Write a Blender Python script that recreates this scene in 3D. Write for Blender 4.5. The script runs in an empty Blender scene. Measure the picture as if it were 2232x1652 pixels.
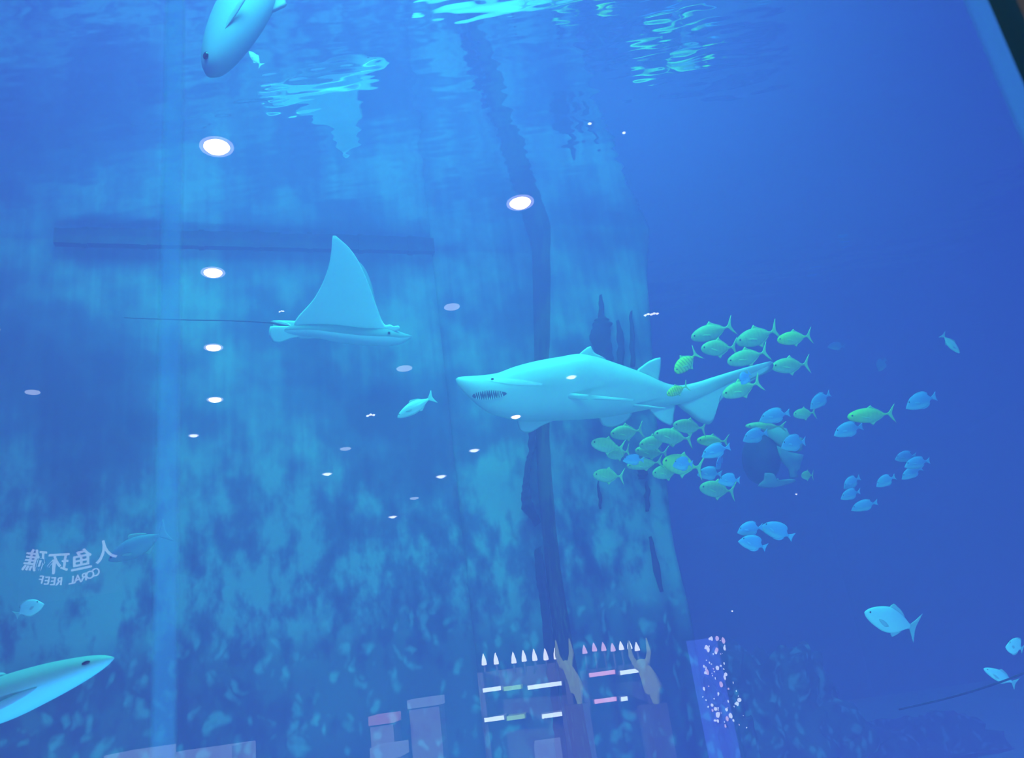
import bpy, bmesh, math, random
from mathutils import Vector, Matrix, noise as mnoise
random.seed(7)
C = bpy.context.scene.collection
S = bpy.context.scene

# ------------------------------------------------------------------ camera
FPX = 1752.0
PITCH, ROLL = math.radians(19.8), math.radians(7.9)
EYE = Vector((0, 0, 1.6))
F = Vector((0, math.cos(PITCH), math.sin(PITCH)))
_r0 = Vector((1, 0, 0)); _u0 = Vector((0, -math.sin(PITCH), math.cos(PITCH)))
R = math.cos(ROLL) * _r0 - math.sin(ROLL) * _u0
U = math.sin(ROLL) * _r0 + math.cos(ROLL) * _u0
cd = bpy.data.cameras.new('camera'); cam = bpy.data.objects.new('camera', cd); C.objects.link(cam)
cd.sensor_width = 36; cd.lens = 36 * FPX / 2232; cd.clip_end = 200; cd.clip_start = 0.05
m = Matrix((R, U, -F)).transposed().to_4x4(); m.translation = EYE
cam.matrix_world = m
S.camera = cam
cd.dof.use_dof = True; cd.dof.focus_distance = 8.0; cd.dof.aperture_fstop = 2.8

# ------------------------------------------------------------------ light, world, exposure
SURF = 6.6            # water level
GLASS = 1.2           # inner face of the acrylic pane
w = bpy.data.worlds.new('world'); S.world = w; w.use_nodes = True
bg = w.node_tree.nodes['Background']; bg.inputs[0].default_value = (0.075, 0.09, 1.0, 1); bg.inputs[1].default_value = 3.95

def area(name, loc, target, sx, sy, power, col):
    l = bpy.data.lights.new(name, 'AREA'); l.shape = 'RECTANGLE'; l.size = sx; l.size_y = sy
    l.energy = power; l.color = col
    o = bpy.data.objects.new(name, l); C.objects.link(o); o.location = loc
    o.rotation_euler = (Vector(target) - Vector(loc)).to_track_quat('-Z', 'Y').to_euler()
    return o
CY = (0.06, 0.80, 1.0)
area('tank_light', (1.1, 6.4, 9.4), (1.0, 7.6, 3.0), 3.0, 1.4, 560, CY)
area('front_light', (-0.4, 2.1, 6.2), (1.0, 7.6, 3.0), 3.0, 0.5, 230, (0.07, 0.85, 1.0))
area('low_fill', (1.5, 2.4, -0.35), (2.0, 9.0, 3.0), 9.0, 0.4, 500, (0.10, 0.26, 1.0))  # unseen blue fill added to brighten the deep water and bellies from below
area('tank_light', (-2.6, 6.0, 9.4), (-2.2, 7.6, 4.0), 3.5, 1.4, 450, (0.05, 0.85, 1.0))
S.view_settings.view_transform = 'Standard'; S.view_settings.look = 'None'
S.view_settings.exposure = 0.0; S.view_settings.gamma = 1.0; S.view_settings.use_curve_mapping = False
cy = S.cycles
cy.max_bounces = 6; cy.diffuse_bounces = 2; cy.glossy_bounces = 3; cy.transmission_bounces = 3
cy.transparent_max_bounces = 24; cy.volume_bounces = 0
cy.sample_clamp_indirect = 2.0; cy.use_denoising = True
cy.caustics_reflective = False; cy.caustics_refractive = False

# ------------------------------------------------------------------ helpers
def ray(px, py): return R * ((px - 1116) / FPX) + U * ((826 - py) / FPX) + F
def at_y(px, py, y): d = ray(px, py); return EYE + d * (y / d.y)
def at_z(px, py, z): d = ray(px, py); return EYE + d * ((z - EYE.z) / d.z)
def on_plane(px, py, p0, n):
    d = ray(px, py); return EYE + d * ((p0 - EYE).dot(n) / d.dot(n))
def mirrored(v): return Vector((v.x, 2 * GLASS - v.y, v.z))     # where the real thing stands that the pane reflects

def new_mat(name):
    m = bpy.data.materials.new(name); m.use_nodes = True
    nt = m.node_tree; nt.nodes.clear()
    out = nt.nodes.new('ShaderNodeOutputMaterial')
    return m, nt, out
def N(nt, typ, **kw):
    n = nt.nodes.new(typ)
    for k, v in kw.items():
        if k in n.inputs: n.inputs[k].default_value = v
        else: setattr(n, k, v)
    return n
def link(nt, a, ai, b, bi): nt.links.new(a.outputs[ai], b.inputs[bi])
def c4(c): return (c[0], c[1], c[2], 1)

def paint(name, col, col2=None, rough=0.6, scale=4.0, stretch=(1, 1, 1), detail=4, bump=0.0, lo=0.35, hi=0.65, spec=0.3, vary=0.0):
    m, nt, out = new_mat(name)
    b = N(nt, 'ShaderNodeBsdfPrincipled', Roughness=rough)
    b.inputs['Specular IOR Level'].default_value = spec
    b.inputs['Base Color'].default_value = c4(col)
    link(nt, b, 0, out, 0)
    if col2 is not None:
        tc = N(nt, 'ShaderNodeTexCoord'); mp = N(nt, 'ShaderNodeMapping'); mp.inputs['Scale'].default_value = stretch
        nz = N(nt, 'ShaderNodeTexNoise', Scale=scale, Detail=detail)
        link(nt, tc, 'Object', mp, 0); link(nt, mp, 0, nz, 'Vector')
        rp = N(nt, 'ShaderNodeValToRGB'); rp.color_ramp.elements[0].position = lo; rp.color_ramp.elements[1].position = hi
        rp.color_ramp.elements[0].color = c4(col); rp.color_ramp.elements[1].color = c4(col2)
        link(nt, nz, 0, rp, 0)
        link(nt, rp, 0, b, 'Base Color')
        if bump:
            bp = N(nt, 'ShaderNodeBump', Strength=bump, Distance=0.1); link(nt, nz, 0, bp, 'Height'); link(nt, bp, 0, b, 'Normal')
    return m
def lamp_mat(name, col, strength):
    m, nt, out = new_mat(name)
    e = N(nt, 'ShaderNodeEmission', Strength=strength); e.inputs[0].default_value = c4(col); link(nt, e, 0, out, 0)
    m.cycles.emission_sampling = 'NONE'
    return m

def mesh_obj(name, bm, mat, parent=None, smooth=True, kind=None):
    bmesh.ops.recalc_face_normals(bm, faces=bm.faces)
    me = bpy.data.meshes.new(name); bm.to_mesh(me); bm.free()
    if smooth:
        for p in me.polygons: p.use_smooth = True
    for mm in (mat if isinstance(mat, (list, tuple)) else [mat]): me.materials.append(mm)
    o = bpy.data.objects.new(name, me); C.objects.link(o)
    if parent is not None: o.parent = parent
    if kind: o['kind'] = kind
    return o
def tag(o, label, cat, group=None, kind=None):
    o['label'] = label; o['category'] = cat
    if group: o['group'] = group
    if kind: o['kind'] = kind
    return o
def empty(name, mw):
    o = bpy.data.objects.new(name, None); C.objects.link(o); o.empty_display_size = 0.1; o.matrix_world = mw
    return o
def box(bm, a, b, mi=0):
    vs = [bm.verts.new((x, y, z)) for x in (a[0], b[0]) for y in (a[1], b[1]) for z in (a[2], b[2])]
    for f in ((0, 1, 3, 2), (4, 6, 7, 5), (0, 4, 5, 1), (2, 3, 7, 6), (0, 2, 6, 4), (1, 5, 7, 3)):
        bm.faces.new([vs[i] for i in f]).material_index = mi
    return vs
def box_obj(name, a, b, mat, parent=None, kind=None):
    bm = bmesh.new(); box(bm, a, b); return mesh_obj(name, bm, mat, parent, False, kind)
def lerp_tab(tab, t):
    if t <= tab[0][0]: return tab[0][1]
    for (a, va), (b, vb) in zip(tab, tab[1:]):
        if t <= b:
            k = (t - a) / (b - a); return va + (vb - va) * k
    return tab[-1][1]
def smooth_tab(tab, t):
    # Catmull-Rom through the table
    n = len(tab)
    if t <= tab[0][0]: return tab[0][1]
    if t >= tab[-1][0]: return tab[-1][1]
    for i in range(n - 1):
        if t <= tab[i + 1][0]:
            x0, x1 = tab[i][0], tab[i + 1][0]; h = x1 - x0; k = (t - x0) / h
            y0, y1 = tab[i][1], tab[i + 1][1]
            def sl(j):
                if j <= 0: return (tab[1][1] - tab[0][1]) / (tab[1][0] - tab[0][0])
                if j >= n - 1: return (tab[-1][1] - tab[-2][1]) / (tab[-1][0] - tab[-2][0])
                return (tab[j + 1][1] - tab[j - 1][1]) / (tab[j + 1][0] - tab[j - 1][0])
            m0, m1 = sl(i) * h, sl(i + 1) * h
            return (2*k**3 - 3*k*k + 1)*y0 + (k**3 - 2*k*k + k)*m0 + (-2*k**3 + 3*k*k)*y1 + (k**3 - k*k)*m1
def loft(rings, close_ends=True):
    """skin a list of equal-length closed rings"""
    bm = bmesh.new(); vr = [[bm.verts.new(p) for p in r] for r in rings]
    n = len(rings[0])
    for a, b in zip(vr, vr[1:]):
        for i in range(n): bm.faces.new((a[i], a[(i + 1) % n], b[(i + 1) % n], b[i]))
    if close_ends:
        bm.faces.new(vr[0][::-1]); bm.faces.new(vr[-1])
    return bm
def fin_bm(poly, thick, bend=None, y0=0.0):
    """lens shaped fin from an outline in the x-z plane; bend(x, z) gives y"""
    bm = bmesh.new()
    # refine the outline
    pts = []
    n = len(poly)
    for i in range(n):
        p0, p1, p2, p3 = (Vector(poly[(i + k) % n]) for k in (-1, 0, 1, 2))
        for s in (0, 0.5):
            if s == 0: pts.append(p1)
            else: pts.append((p1 + p2) * 0.5 + ((p1 - p0) + (p2 - p3)) * 0.045)
    cx = sum(p.x for p in pts) / len(pts); cz = sum(p.y for p in pts) / len(pts)
    def yy(x, z): return y0 + (bend(x, z) if bend else 0)
    def ringv(k, h):
        return [bm.verts.new((cx + (p.x - cx) * k, yy(cx + (p.x - cx) * k, cz + (p.y - cz) * k) + h, cz + (p.y - cz) * k)) for p in pts]
    e = ringv(1, 0); a = ringv(0.8, thick * 0.35); b = ringv(0.8, -thick * 0.35); a2 = ringv(0.4, thick * 0.5); b2 = ringv(0.4, -thick * 0.5)
    ca = bm.verts.new((cx, yy(cx, cz) + thick * 0.5, cz)); cb = bm.verts.new((cx, yy(cx, cz) - thick * 0.5, cz))
    n = len(pts)
    for i in range(n):
        j = (i + 1) % n
        bm.faces.new((e[i], e[j], a[j], a[i])); bm.faces.new((a[i], a[j], a2[j], a2[i])); bm.faces.new((a2[i], a2[j], ca))
        bm.faces.new((e[j], e[i], b[i], b[j])); bm.faces.new((b[j], b[i], b2[i], b2[j])); bm.faces.new((b2[j], b2[i], cb))
    return bm
def ball(c, r, sx=1, sy=1, sz=1, seg=12):
    bm = bmesh.new(); bmesh.ops.create_uvsphere(bm, u_segments=seg, v_segments=max(6, seg // 2), radius=r)
    for v in bm.verts: v.co = Vector((v.co.x * sx, v.co.y * sy, v.co.z * sz)) + Vector(c)
    return bm
def tube_bm(pts, radii, seg=8):
    rings = []
    for i, p in enumerate(pts):
        p = Vector(p); d = (Vector(pts[min(i + 1, len(pts) - 1)]) - Vector(pts[max(i - 1, 0)])).normalized()
        a = d.orthogonal().normalized() if abs(d.z) > 0.9 else d.cross(Vector((0, 0, 1))).normalized()
        b = d.cross(a)
        rings.append([p + (a * math.cos(t) + b * math.sin(t)) * radii[i] for t in (2 * math.pi * k / seg for k in range(seg))])
    return loft(rings)

# ------------------------------------------------------------------ materials
def rock_material(name, dark, mid, light, zmix=True):
    m, nt, out = new_mat(name)
    b = N(nt, 'ShaderNodeBsdfPrincipled', Roughness=0.9); b.inputs['Specular IOR Level'].default_value = 0.1
    tc = N(nt, 'ShaderNodeTexCoord')
    big = N(nt, 'ShaderNodeTexNoise', Scale=0.75, Detail=3, Roughness=0.55)
    mp = N(nt, 'ShaderNodeMapping'); mp.inputs['Scale'].default_value = (5.0, 5.0, 3.0)
    fine = N(nt, 'ShaderNodeTexNoise', Scale=1.0, Detail=5, Roughness=0.6)
    mp2 = N(nt, 'ShaderNodeMapping'); mp2.inputs['Scale'].default_value = (11, 11, 0.5)
    streak = N(nt, 'ShaderNodeTexNoise', Scale=1.0, Detail=3)
    link(nt, tc, 'Object', big, 'Vector'); link(nt, tc, 'Object', mp, 0); link(nt, mp, 0, fine, 'Vector')
    link(nt, tc, 'Object', mp2, 0); link(nt, mp2, 0, streak, 'Vector')
    sep = N(nt, 'ShaderNodeSeparateXYZ'); link(nt, tc, 'Object', sep, 0)
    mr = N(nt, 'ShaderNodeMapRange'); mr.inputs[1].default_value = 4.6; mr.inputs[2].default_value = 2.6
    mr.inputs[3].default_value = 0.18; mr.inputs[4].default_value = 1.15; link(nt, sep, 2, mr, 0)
    s1 = N(nt, 'ShaderNodeMath', operation='SUBTRACT'); s1.inputs[1].default_value = 0.5; link(nt, fine, 0, s1, 0)
    s1b = N(nt, 'ShaderNodeMath', operation='MULTIPLY'); link(nt, s1, 0, s1b, 0); link(nt, mr, 0, s1b, 1)
    s2 = N(nt, 'ShaderNodeMath', operation='SUBTRACT'); s2.inputs[1].default_value = 0.5; link(nt, streak, 0, s2, 0)
    s2b = N(nt, 'ShaderNodeMath', operation='MULTIPLY'); s2b.inputs[1].default_value = 0.2; link(nt, s2, 0, s2b, 0)
    a1 = N(nt, 'ShaderNodeMath', operation='ADD'); link(nt, big, 0, a1, 0); link(nt, s1b, 0, a1, 1)
    a2_ = N(nt, 'ShaderNodeMath', operation='ADD'); link(nt, a1, 0, a2_, 0); link(nt, s2b, 0, a2_, 1)
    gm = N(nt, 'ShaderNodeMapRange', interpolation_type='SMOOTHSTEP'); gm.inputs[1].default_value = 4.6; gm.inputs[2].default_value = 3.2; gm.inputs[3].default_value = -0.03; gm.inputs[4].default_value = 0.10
    link(nt, sep, 2, gm, 0); a2 = N(nt, 'ShaderNodeMath', operation='ADD'); link(nt, a2_, 0, a2, 0); link(nt, gm, 0, a2, 1)     # paler lower down
    rp = N(nt, 'ShaderNodeValToRGB'); cr = rp.color_ramp
    cr.elements[0].position = 0.36; cr.elements[0].color = c4(dark)
    cr.elements[1].position = 0.66; cr.elements[1].color = c4(light)
    e = cr.elements.new(0.5); e.color = c4(mid)
    link(nt, a2, 0, rp, 0)
    mpv = N(nt, 'ShaderNodeMapping'); mpv.inputs['Scale'].default_value = (4.6, 4.6, 2.6)
    dist = N(nt, 'ShaderNodeVectorMath', operation='ADD'); nz3 = N(nt, 'ShaderNodeTexNoise', Scale=2.2, Detail=3)
    vs3 = N(nt, 'ShaderNodeVectorMath', operation='SCALE'); vs3.inputs[3].default_value = 0.6
    link(nt, tc, 'Object', nz3, 'Vector'); link(nt, nz3, 1, vs3, 0); link(nt, tc, 'Object', dist, 0); link(nt, vs3, 0, dist, 1)
    link(nt, dist, 0, mpv, 0); vo = N(nt, 'ShaderNodeTexVoronoi', Scale=1.5); link(nt, mpv, 0, vo, 'Vector')
    vr = N(nt, 'ShaderNodeValToRGB'); link(nt, vo, 0, vr, 0)
    vr.color_ramp.elements[0].position = 0.18; vr.color_ramp.elements[0].color = c4(light)
    vr.color_ramp.elements[1].position = 0.42; vr.color_ramp.elements[1].color = c4([v * 0.8 for v in dark])
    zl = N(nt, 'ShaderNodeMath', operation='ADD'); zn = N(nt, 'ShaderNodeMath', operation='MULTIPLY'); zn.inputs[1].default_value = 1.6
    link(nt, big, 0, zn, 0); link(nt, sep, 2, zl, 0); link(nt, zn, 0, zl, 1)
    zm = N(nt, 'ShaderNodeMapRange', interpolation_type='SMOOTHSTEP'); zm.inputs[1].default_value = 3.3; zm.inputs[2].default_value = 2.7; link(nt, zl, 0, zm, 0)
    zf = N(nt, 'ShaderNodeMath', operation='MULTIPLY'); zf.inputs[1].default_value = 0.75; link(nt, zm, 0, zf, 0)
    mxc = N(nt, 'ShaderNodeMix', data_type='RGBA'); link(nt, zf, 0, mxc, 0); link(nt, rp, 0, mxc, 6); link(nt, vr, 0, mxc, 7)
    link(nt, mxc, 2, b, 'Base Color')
    link(nt, b, 0, out, 0)
    return m

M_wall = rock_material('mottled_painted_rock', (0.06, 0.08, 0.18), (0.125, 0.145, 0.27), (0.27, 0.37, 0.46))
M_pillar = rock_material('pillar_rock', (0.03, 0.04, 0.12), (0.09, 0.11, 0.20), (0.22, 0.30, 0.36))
M_side = rock_material('shaded_side_rock', (0.02, 0.02, 0.03), (0.05, 0.04, 0.03), (0.13, 0.14, 0.07))  # brownish rock, darkened because this side faces away from the light
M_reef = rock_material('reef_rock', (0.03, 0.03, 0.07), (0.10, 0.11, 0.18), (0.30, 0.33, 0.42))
M_beam = paint('dark_beam', (0.03, 0.03, 0.05), (0.06, 0.06, 0.09), 0.8, 6)
M_farwall = paint('tank_blue_paint', (0.05, 0.10, 0.32), (0.06, 0.12, 0.36), 0.9, 0.4)
M_sand = paint('tank_sand', (0.42, 0.45, 0.42), (0.5, 0.52, 0.48), 0.9, 1.5)
M_hall = paint('hall_black', (0.012, 0.012, 0.015), (0.02, 0.02, 0.024), 0.9, 3)
M_frame = paint('frame_dark_grey', (0.045, 0.05, 0.065), (0.05, 0.055, 0.07), 0.8, 3)

# ------------------------------------------------------------------ water
def water_volume():
    m, nt, out = new_mat('tank_water')
    sc = N(nt, 'ShaderNodeVolumeScatter', Density=0.13, Anisotropy=0.0); sc.inputs['Color'].default_value = (0.9, 0.30, 1.0, 1)
    ab = N(nt, 'ShaderNodeVolumeAbsorption', Density=0.03); ab.inputs['Color'].default_value = (0.2, 0.75, 0.99, 1)
    ad = N(nt, 'ShaderNodeAddShader'); link(nt, sc, 0, ad, 0); link(nt, ab, 0, ad, 1); link(nt, ad, 0, out, 'Volume')
    return m
box_obj('water', (-13.5, GLASS + 0.005, -0.6), (16.5, 26.4, SURF + 0.25), water_volume(), kind='stuff')
tag(bpy.data.objects['water'], 'hazy blue water filling the whole tank behind the pane', 'water', kind='stuff')

m, nt, out = new_mat('water_surface')
tc = N(nt, 'ShaderNodeTexCoord'); mp = N(nt, 'ShaderNodeMapping'); mp.inputs['Scale'].default_value = (0.9, 2.4, 1)
nz = N(nt, 'ShaderNodeTexNoise', Scale=1.3, Detail=2.0); bp = N(nt, 'ShaderNodeBump', Strength=0.13, Distance=0.12)
link(nt, tc, 'Object', mp, 0); link(nt, mp, 0, nz, 'Vector'); link(nt, nz, 0, bp, 'Height')
gl = N(nt, 'ShaderNodeBsdfGlossy', Roughness=0.03); gl.inputs[0].default_value = (0.86, 0.80, 0.94, 1); link(nt, bp, 0, gl, 'Normal')
tr = N(nt, 'ShaderNodeBsdfTransparent'); mx = N(nt, 'ShaderNodeMixShader'); mx.inputs[0].default_value = 0.72
lw = N(nt, 'ShaderNodeLayerWeight', Blend=0.5); link(nt, bp, 0, lw, 'Normal')       # total reflection outside the steep window
mr = N(nt, 'ShaderNodeMapRange', interpolation_type='SMOOTHSTEP'); link(nt, lw, 'Facing', mr, 0)
mr.inputs[1].default_value = 0.14; mr.inputs[2].default_value = 0.26; mr.inputs[3].default_value = 0.05; mr.inputs[4].default_value = 1.0
link(nt, mr, 0, mx, 0)
link(nt, tr, 0, mx, 1); link(nt, gl, 0, mx, 2); link(nt, mx, 0, out, 0)
bm = bmesh.new()
vs = [bm.verts.new(p) for p in ((-13.4, GLASS + 0.1, SURF), (16.4, GLASS + 0.1, SURF), (16.4, 26.3, SURF), (-13.4, 26.3, SURF))]
bm.faces.new(vs)
tag(mesh_obj('water_surface', bm, m), 'rippled underside of the water surface across the top, mirroring the ray', 'water surface', kind='stuff')

# ------------------------------------------------------------------ tank shell
box_obj('wall_back', (-13.6, 26.2, -0.6), (16.6, 26.5, 7.4), M_farwall, kind='structure')
box_obj('wall_right', (16.2, GLASS, -0.6), (16.6, 26.2, 7.4), M_farwall, kind='structure')
box_obj('wall_left', (-13.6, GLASS, -0.6), (-13.2, 26.2, 7.4), M_farwall, kind='structure')
box_obj('floor_tank', (-13.2, GLASS, -0.7), (16.2, 26.2, -0.5), M_sand, kind='structure')

# rock wall: a line on the ground found from its two ends at the water line
WA = at_z(120, 520, SURF); WB = at_z(940, 540, SURF)
WD = (WB - WA).normalized(); WN = Vector((WD.y, -WD.x, 0))        # towards the pane
def hgt(x, z, amp):
    v = Vector((x * 0.8, z * 0.5, 3.1))
    a = mnoise.noise(v) * 0.6 + mnoise.noise(v * 2.7) * 0.35 + mnoise.noise(Vector((x * 3.2, z * 1.1, 0))) * 0.3
    return a * amp
def rock_wall(name, s0, s1, nx, nz, off, mat, kind='structure', zlo=-0.6, zhi=7.0):
    bm = bmesh.new(); g = []
    for i in range(nx + 1):
        s = s0 + (s1 - s0) * i / nx; col = []
        for j in range(nz + 1):
            z = zlo + (zhi - zlo) * j / nz
            amp = 0.03 + 0.30 * max(0, min(1, (3.3 - z) / 2.8)) ** 1.3
            edge = min(1, i / 3, (nx - i) / 3)
            p = WA + WD * s + WN * (off + hgt(s, z, amp) * edge); p.z = z
            col.append(bm.verts.new(p))
        g.append(col)
    for i in range(nx):
        for j in range(nz): bm.faces.new((g[i][j], g[i + 1][j], g[i + 1][j + 1], g[i][j + 1]))
    # thickness behind
    for (i0) in (0, nx):
        back = []
        for j in (0, nz):
            p = Vector(g[i0][j].co) - WN * 0.5; p.z = g[i0][j].co.z; back.append(bm.verts.new(p))
        bm.faces.new([g[i0][j] for j in range(nz + 1)] + back[::-1])
    return mesh_obj(name, bm, mat, kind=kind)
SB = (WB - WA).length
pC = at_z(1160, 545, SURF); SC = (pC - WA).dot(WD)
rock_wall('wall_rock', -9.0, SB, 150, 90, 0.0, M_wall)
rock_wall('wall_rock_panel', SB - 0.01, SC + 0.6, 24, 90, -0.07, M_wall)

# beam at the water line
a = at_z(120, 522, SURF - 0.02); b_ = at_z(944, 543, SURF - 0.02)
bm = bmesh.new()
L = (b_ - a).length
box(bm, (0, -0.03, -0.075), (L, 0.25, 0.02))
for k in range(7):
    box(bm, (L * (k + 0.5) / 7 - 0.03, -0.04, -0.09), (L * (k + 0.5) / 7 + 0.03, 0.2, 0.03))
ba = mesh_obj('trim_1', bm, M_beam, smooth=False, kind='structure')
ba.matrix_world = Matrix.Translation(a + WN * 0.04) @ Matrix.Rotation(math.atan2(WD.y, WD.x), 4, 'Z')

# pillar: front face outlined level by level on a plane parallel to the wall
corner = WA + WD * SC + WN * 0.62
rows = [(470, 1150, 1200, 1409), (560, 1153, 1200, 1411), (700, 1157, 1199, 1418), (850, 1160, 1197, 1426), (950, 1164, 1198, 1438), (1050, 1170, 1204, 1452),
        (1150, 1180, 1212, 1467), (1250, 1190, 1224, 1484), (1350, 1203, 1240, 1502), (1450, 1216, 1256, 1524), (1550, 1232, 1272, 1548), (1652, 1250, 1290, 1574), (1800, 1275, 1318, 1610), (1950, 1300, 1345, 1650)]
tabs = []
for py, xs, xc, xr in rows:
    pc = on_plane(xc, py, corner, WN); pr = on_plane(xr, py, corner, WN); ps = on_plane(xs, py, corner - WN * 0.62, WN)
    tabs.append((pc.z, pc, pr, ps))
tabs.sort(key=lambda t: t[0])
tz = [(t[0], i) for i, t in enumerate(tabs)]
def pillar_pt(z, k):
    ia = max(0, min(len(tabs) - 2, int(lerp_tab(tz, z))));
    tb = [(t[0], t[k].dot(WD)) for t in tabs]
    return smooth_tab(tb, z)
side_pos = []
bmf = bmesh.new(); bms = bmesh.new()
NZ, NF, NS = 110, 26, 6
gf, gs = [], []
n_front = corner.dot(WN)
for j in range(NZ + 1):
    z = -0.6 + 7.6 * j / NZ
    zz = min(max(z, tabs[0][0]), tabs[-1][0])
    uc, ur, us = pillar_pt(zz, 1), pillar_pt(zz, 2), pillar_pt(zz, 3)
    uc += 0.015 * mnoise.noise(Vector((0, 0, z * 3))); ur += 0.05 * mnoise.noise(Vector((5, 0, z * 1.3)))
    lowness = max(0, min(1, (4.2 - z) / 3))
    row = []
    for i in range(NF + 1):
        u = uc + (ur - uc) * i / NF
        d = n_front + hgt(u * 2.2 + 40, z * 0.7, 0.04 + 0.16 * lowness) * min(1, i / 3, (NF - i) / 2)
        p = WD * u + WN * d; row.append(bmf.verts.new((p.x, p.y, z)))
    p = WD * (ur + 0.03) + WN * (n_front - 0.9); row.append(bmf.verts.new((p.x, p.y, z)))
    gf.append(row)
    row = []
    for i in range(NS + 1):
        k = i / NS
        u = us + (uc - us) * k; d = (n_front - 0.62) + 0.62 * k + hgt(u * 2 + 9, z, 0.04) * min(1, 4 * k, 4 * (1 - k))
        p = WD * u + WN * d; row.append(bms.verts.new((p.x, p.y, z)))
    gs.append(row)
for g, bmx in ((gf, bmf), (gs, bms)):
    for j in range(NZ):
        for i in range(len(g[0]) - 1): bmx.faces.new((g[j][i], g[j][i + 1], g[j + 1][i + 1], g[j + 1][i]))
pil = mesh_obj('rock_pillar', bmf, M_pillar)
tag(pil, 'tall pale blue rock pillar behind the shark, standing between the mottled wall and open dark water', 'pillar')
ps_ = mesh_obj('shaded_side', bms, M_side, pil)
ps_['label'] = 'narrow dark brownish side of the pillar'

# dark marks on the pillar; crevice shade as raised dark strips on the wall
M_mark = paint('dark_mark', (0.008, 0.01, 0.03), (0.02, 0.02, 0.05), 0.9, 8)
def dark_strip(name, path, p0, off, parent, seed=0.0):
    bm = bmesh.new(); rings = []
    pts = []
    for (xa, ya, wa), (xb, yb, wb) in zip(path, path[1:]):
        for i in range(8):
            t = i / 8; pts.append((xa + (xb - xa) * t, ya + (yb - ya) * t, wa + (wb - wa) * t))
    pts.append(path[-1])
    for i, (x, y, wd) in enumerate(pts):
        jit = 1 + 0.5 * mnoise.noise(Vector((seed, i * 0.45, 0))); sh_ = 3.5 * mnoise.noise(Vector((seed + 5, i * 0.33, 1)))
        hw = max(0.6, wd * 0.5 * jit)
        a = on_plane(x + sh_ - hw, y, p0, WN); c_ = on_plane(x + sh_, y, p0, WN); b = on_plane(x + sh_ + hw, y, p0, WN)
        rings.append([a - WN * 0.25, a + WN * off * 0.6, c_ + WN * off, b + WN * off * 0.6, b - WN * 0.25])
    o = mesh_obj(name, loft(rings), M_mark, parent); return o
pf = corner
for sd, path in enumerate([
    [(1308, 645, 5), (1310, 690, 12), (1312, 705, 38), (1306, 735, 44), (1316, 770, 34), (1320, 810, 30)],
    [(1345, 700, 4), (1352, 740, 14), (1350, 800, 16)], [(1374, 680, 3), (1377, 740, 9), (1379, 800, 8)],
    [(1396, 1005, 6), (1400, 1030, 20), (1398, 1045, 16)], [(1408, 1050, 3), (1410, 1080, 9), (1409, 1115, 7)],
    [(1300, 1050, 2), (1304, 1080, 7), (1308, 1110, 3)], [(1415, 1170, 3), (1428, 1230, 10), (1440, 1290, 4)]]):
    dark_strip('dark_mark', path, pf, 0.05, pil, sd * 3.1)
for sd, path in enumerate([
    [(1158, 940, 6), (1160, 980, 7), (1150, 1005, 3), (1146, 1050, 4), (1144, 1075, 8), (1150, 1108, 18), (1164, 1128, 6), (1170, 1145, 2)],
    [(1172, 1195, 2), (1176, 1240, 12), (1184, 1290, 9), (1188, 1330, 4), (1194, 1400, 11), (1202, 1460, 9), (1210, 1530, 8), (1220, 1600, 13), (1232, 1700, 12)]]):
    o = dark_strip('wall_crevice_shade', path, WA, 0.16, None, 20 + sd * 3.3); o['kind'] = 'structure'

# ------------------------------------------------------------------ glass pane, seam, frame
m, nt, out = new_mat('acrylic_pane')
tr = N(nt, 'ShaderNodeBsdfTransparent'); tr.inputs[0].default_value = (0.96, 0.98, 1, 1)
gl = N(nt, 'ShaderNodeBsdfGlossy', Roughness=0.0); mx = N(nt, 'ShaderNodeMixShader'); mx.inputs[0].default_value = 0.07
link(nt, tr, 0, mx, 1); link(nt, gl, 0, mx, 2); link(nt, mx, 0, out, 0)
M_pane = m
m, nt, out = new_mat('acrylic_back'); tr = N(nt, 'ShaderNodeBsdfTransparent'); link(nt, tr, 0, out, 0); M_paneb = m
PX0, PX1, PZ0, PZ1 = -6.0, at_y(2198, 80, GLASS - 0.055).x + 0.036, 0.3, 4.45
bm = bmesh.new(); box(bm, (PX0, GLASS - 0.05, PZ0), (PX1, GLASS, PZ1))
bm.faces.ensure_lookup_table()
for f in bm.faces:
    f.material_index = 0 if (f.calc_center_median().y < GLASS - 0.04) else 1
mesh_obj('window_1', bm, [M_pane, M_paneb], smooth=False, kind='structure')
m, nt, out = new_mat('seam_resin')
tr = N(nt, 'ShaderNodeBsdfTransparent'); df = N(nt, 'ShaderNodeBsdfTranslucent'); df.inputs[0].default_value = (0.7, 0.75, 1, 1)
mx = N(nt, 'ShaderNodeMixShader'); mx.inputs[0].default_value = 0.26
link(nt, tr, 0, mx, 1); link(nt, df, 0, mx, 2); link(nt, mx, 0, out, 0)
xs = at_y(397, 826, GLASS).x
box_obj('trim_2', (xs - 0.0165, GLASS - 0.049, PZ0), (xs + 0.0165, GLASS - 0.044, PZ1), m, kind='structure')
m2_, nt, out = new_mat('pane_edge_teal')
tr = N(nt, 'ShaderNodeBsdfTransparent'); df = N(nt, 'ShaderNodeBsdfTranslucent'); df.inputs[0].default_value = (0.6, 0.95, 0.9, 1)
mx = N(nt, 'ShaderNodeMixShader'); mx.inputs[0].default_value = 0.12
link(nt, tr, 0, mx, 1); link(nt, df, 0, mx, 2); link(nt, mx, 0, out, 0)
box_obj('trim_3', (PX1 - 0.02, GLASS + 0.02, PZ0), (PX1 + 0.05, GLASS + 0.03, PZ1), m2_, kind='structure')
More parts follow.
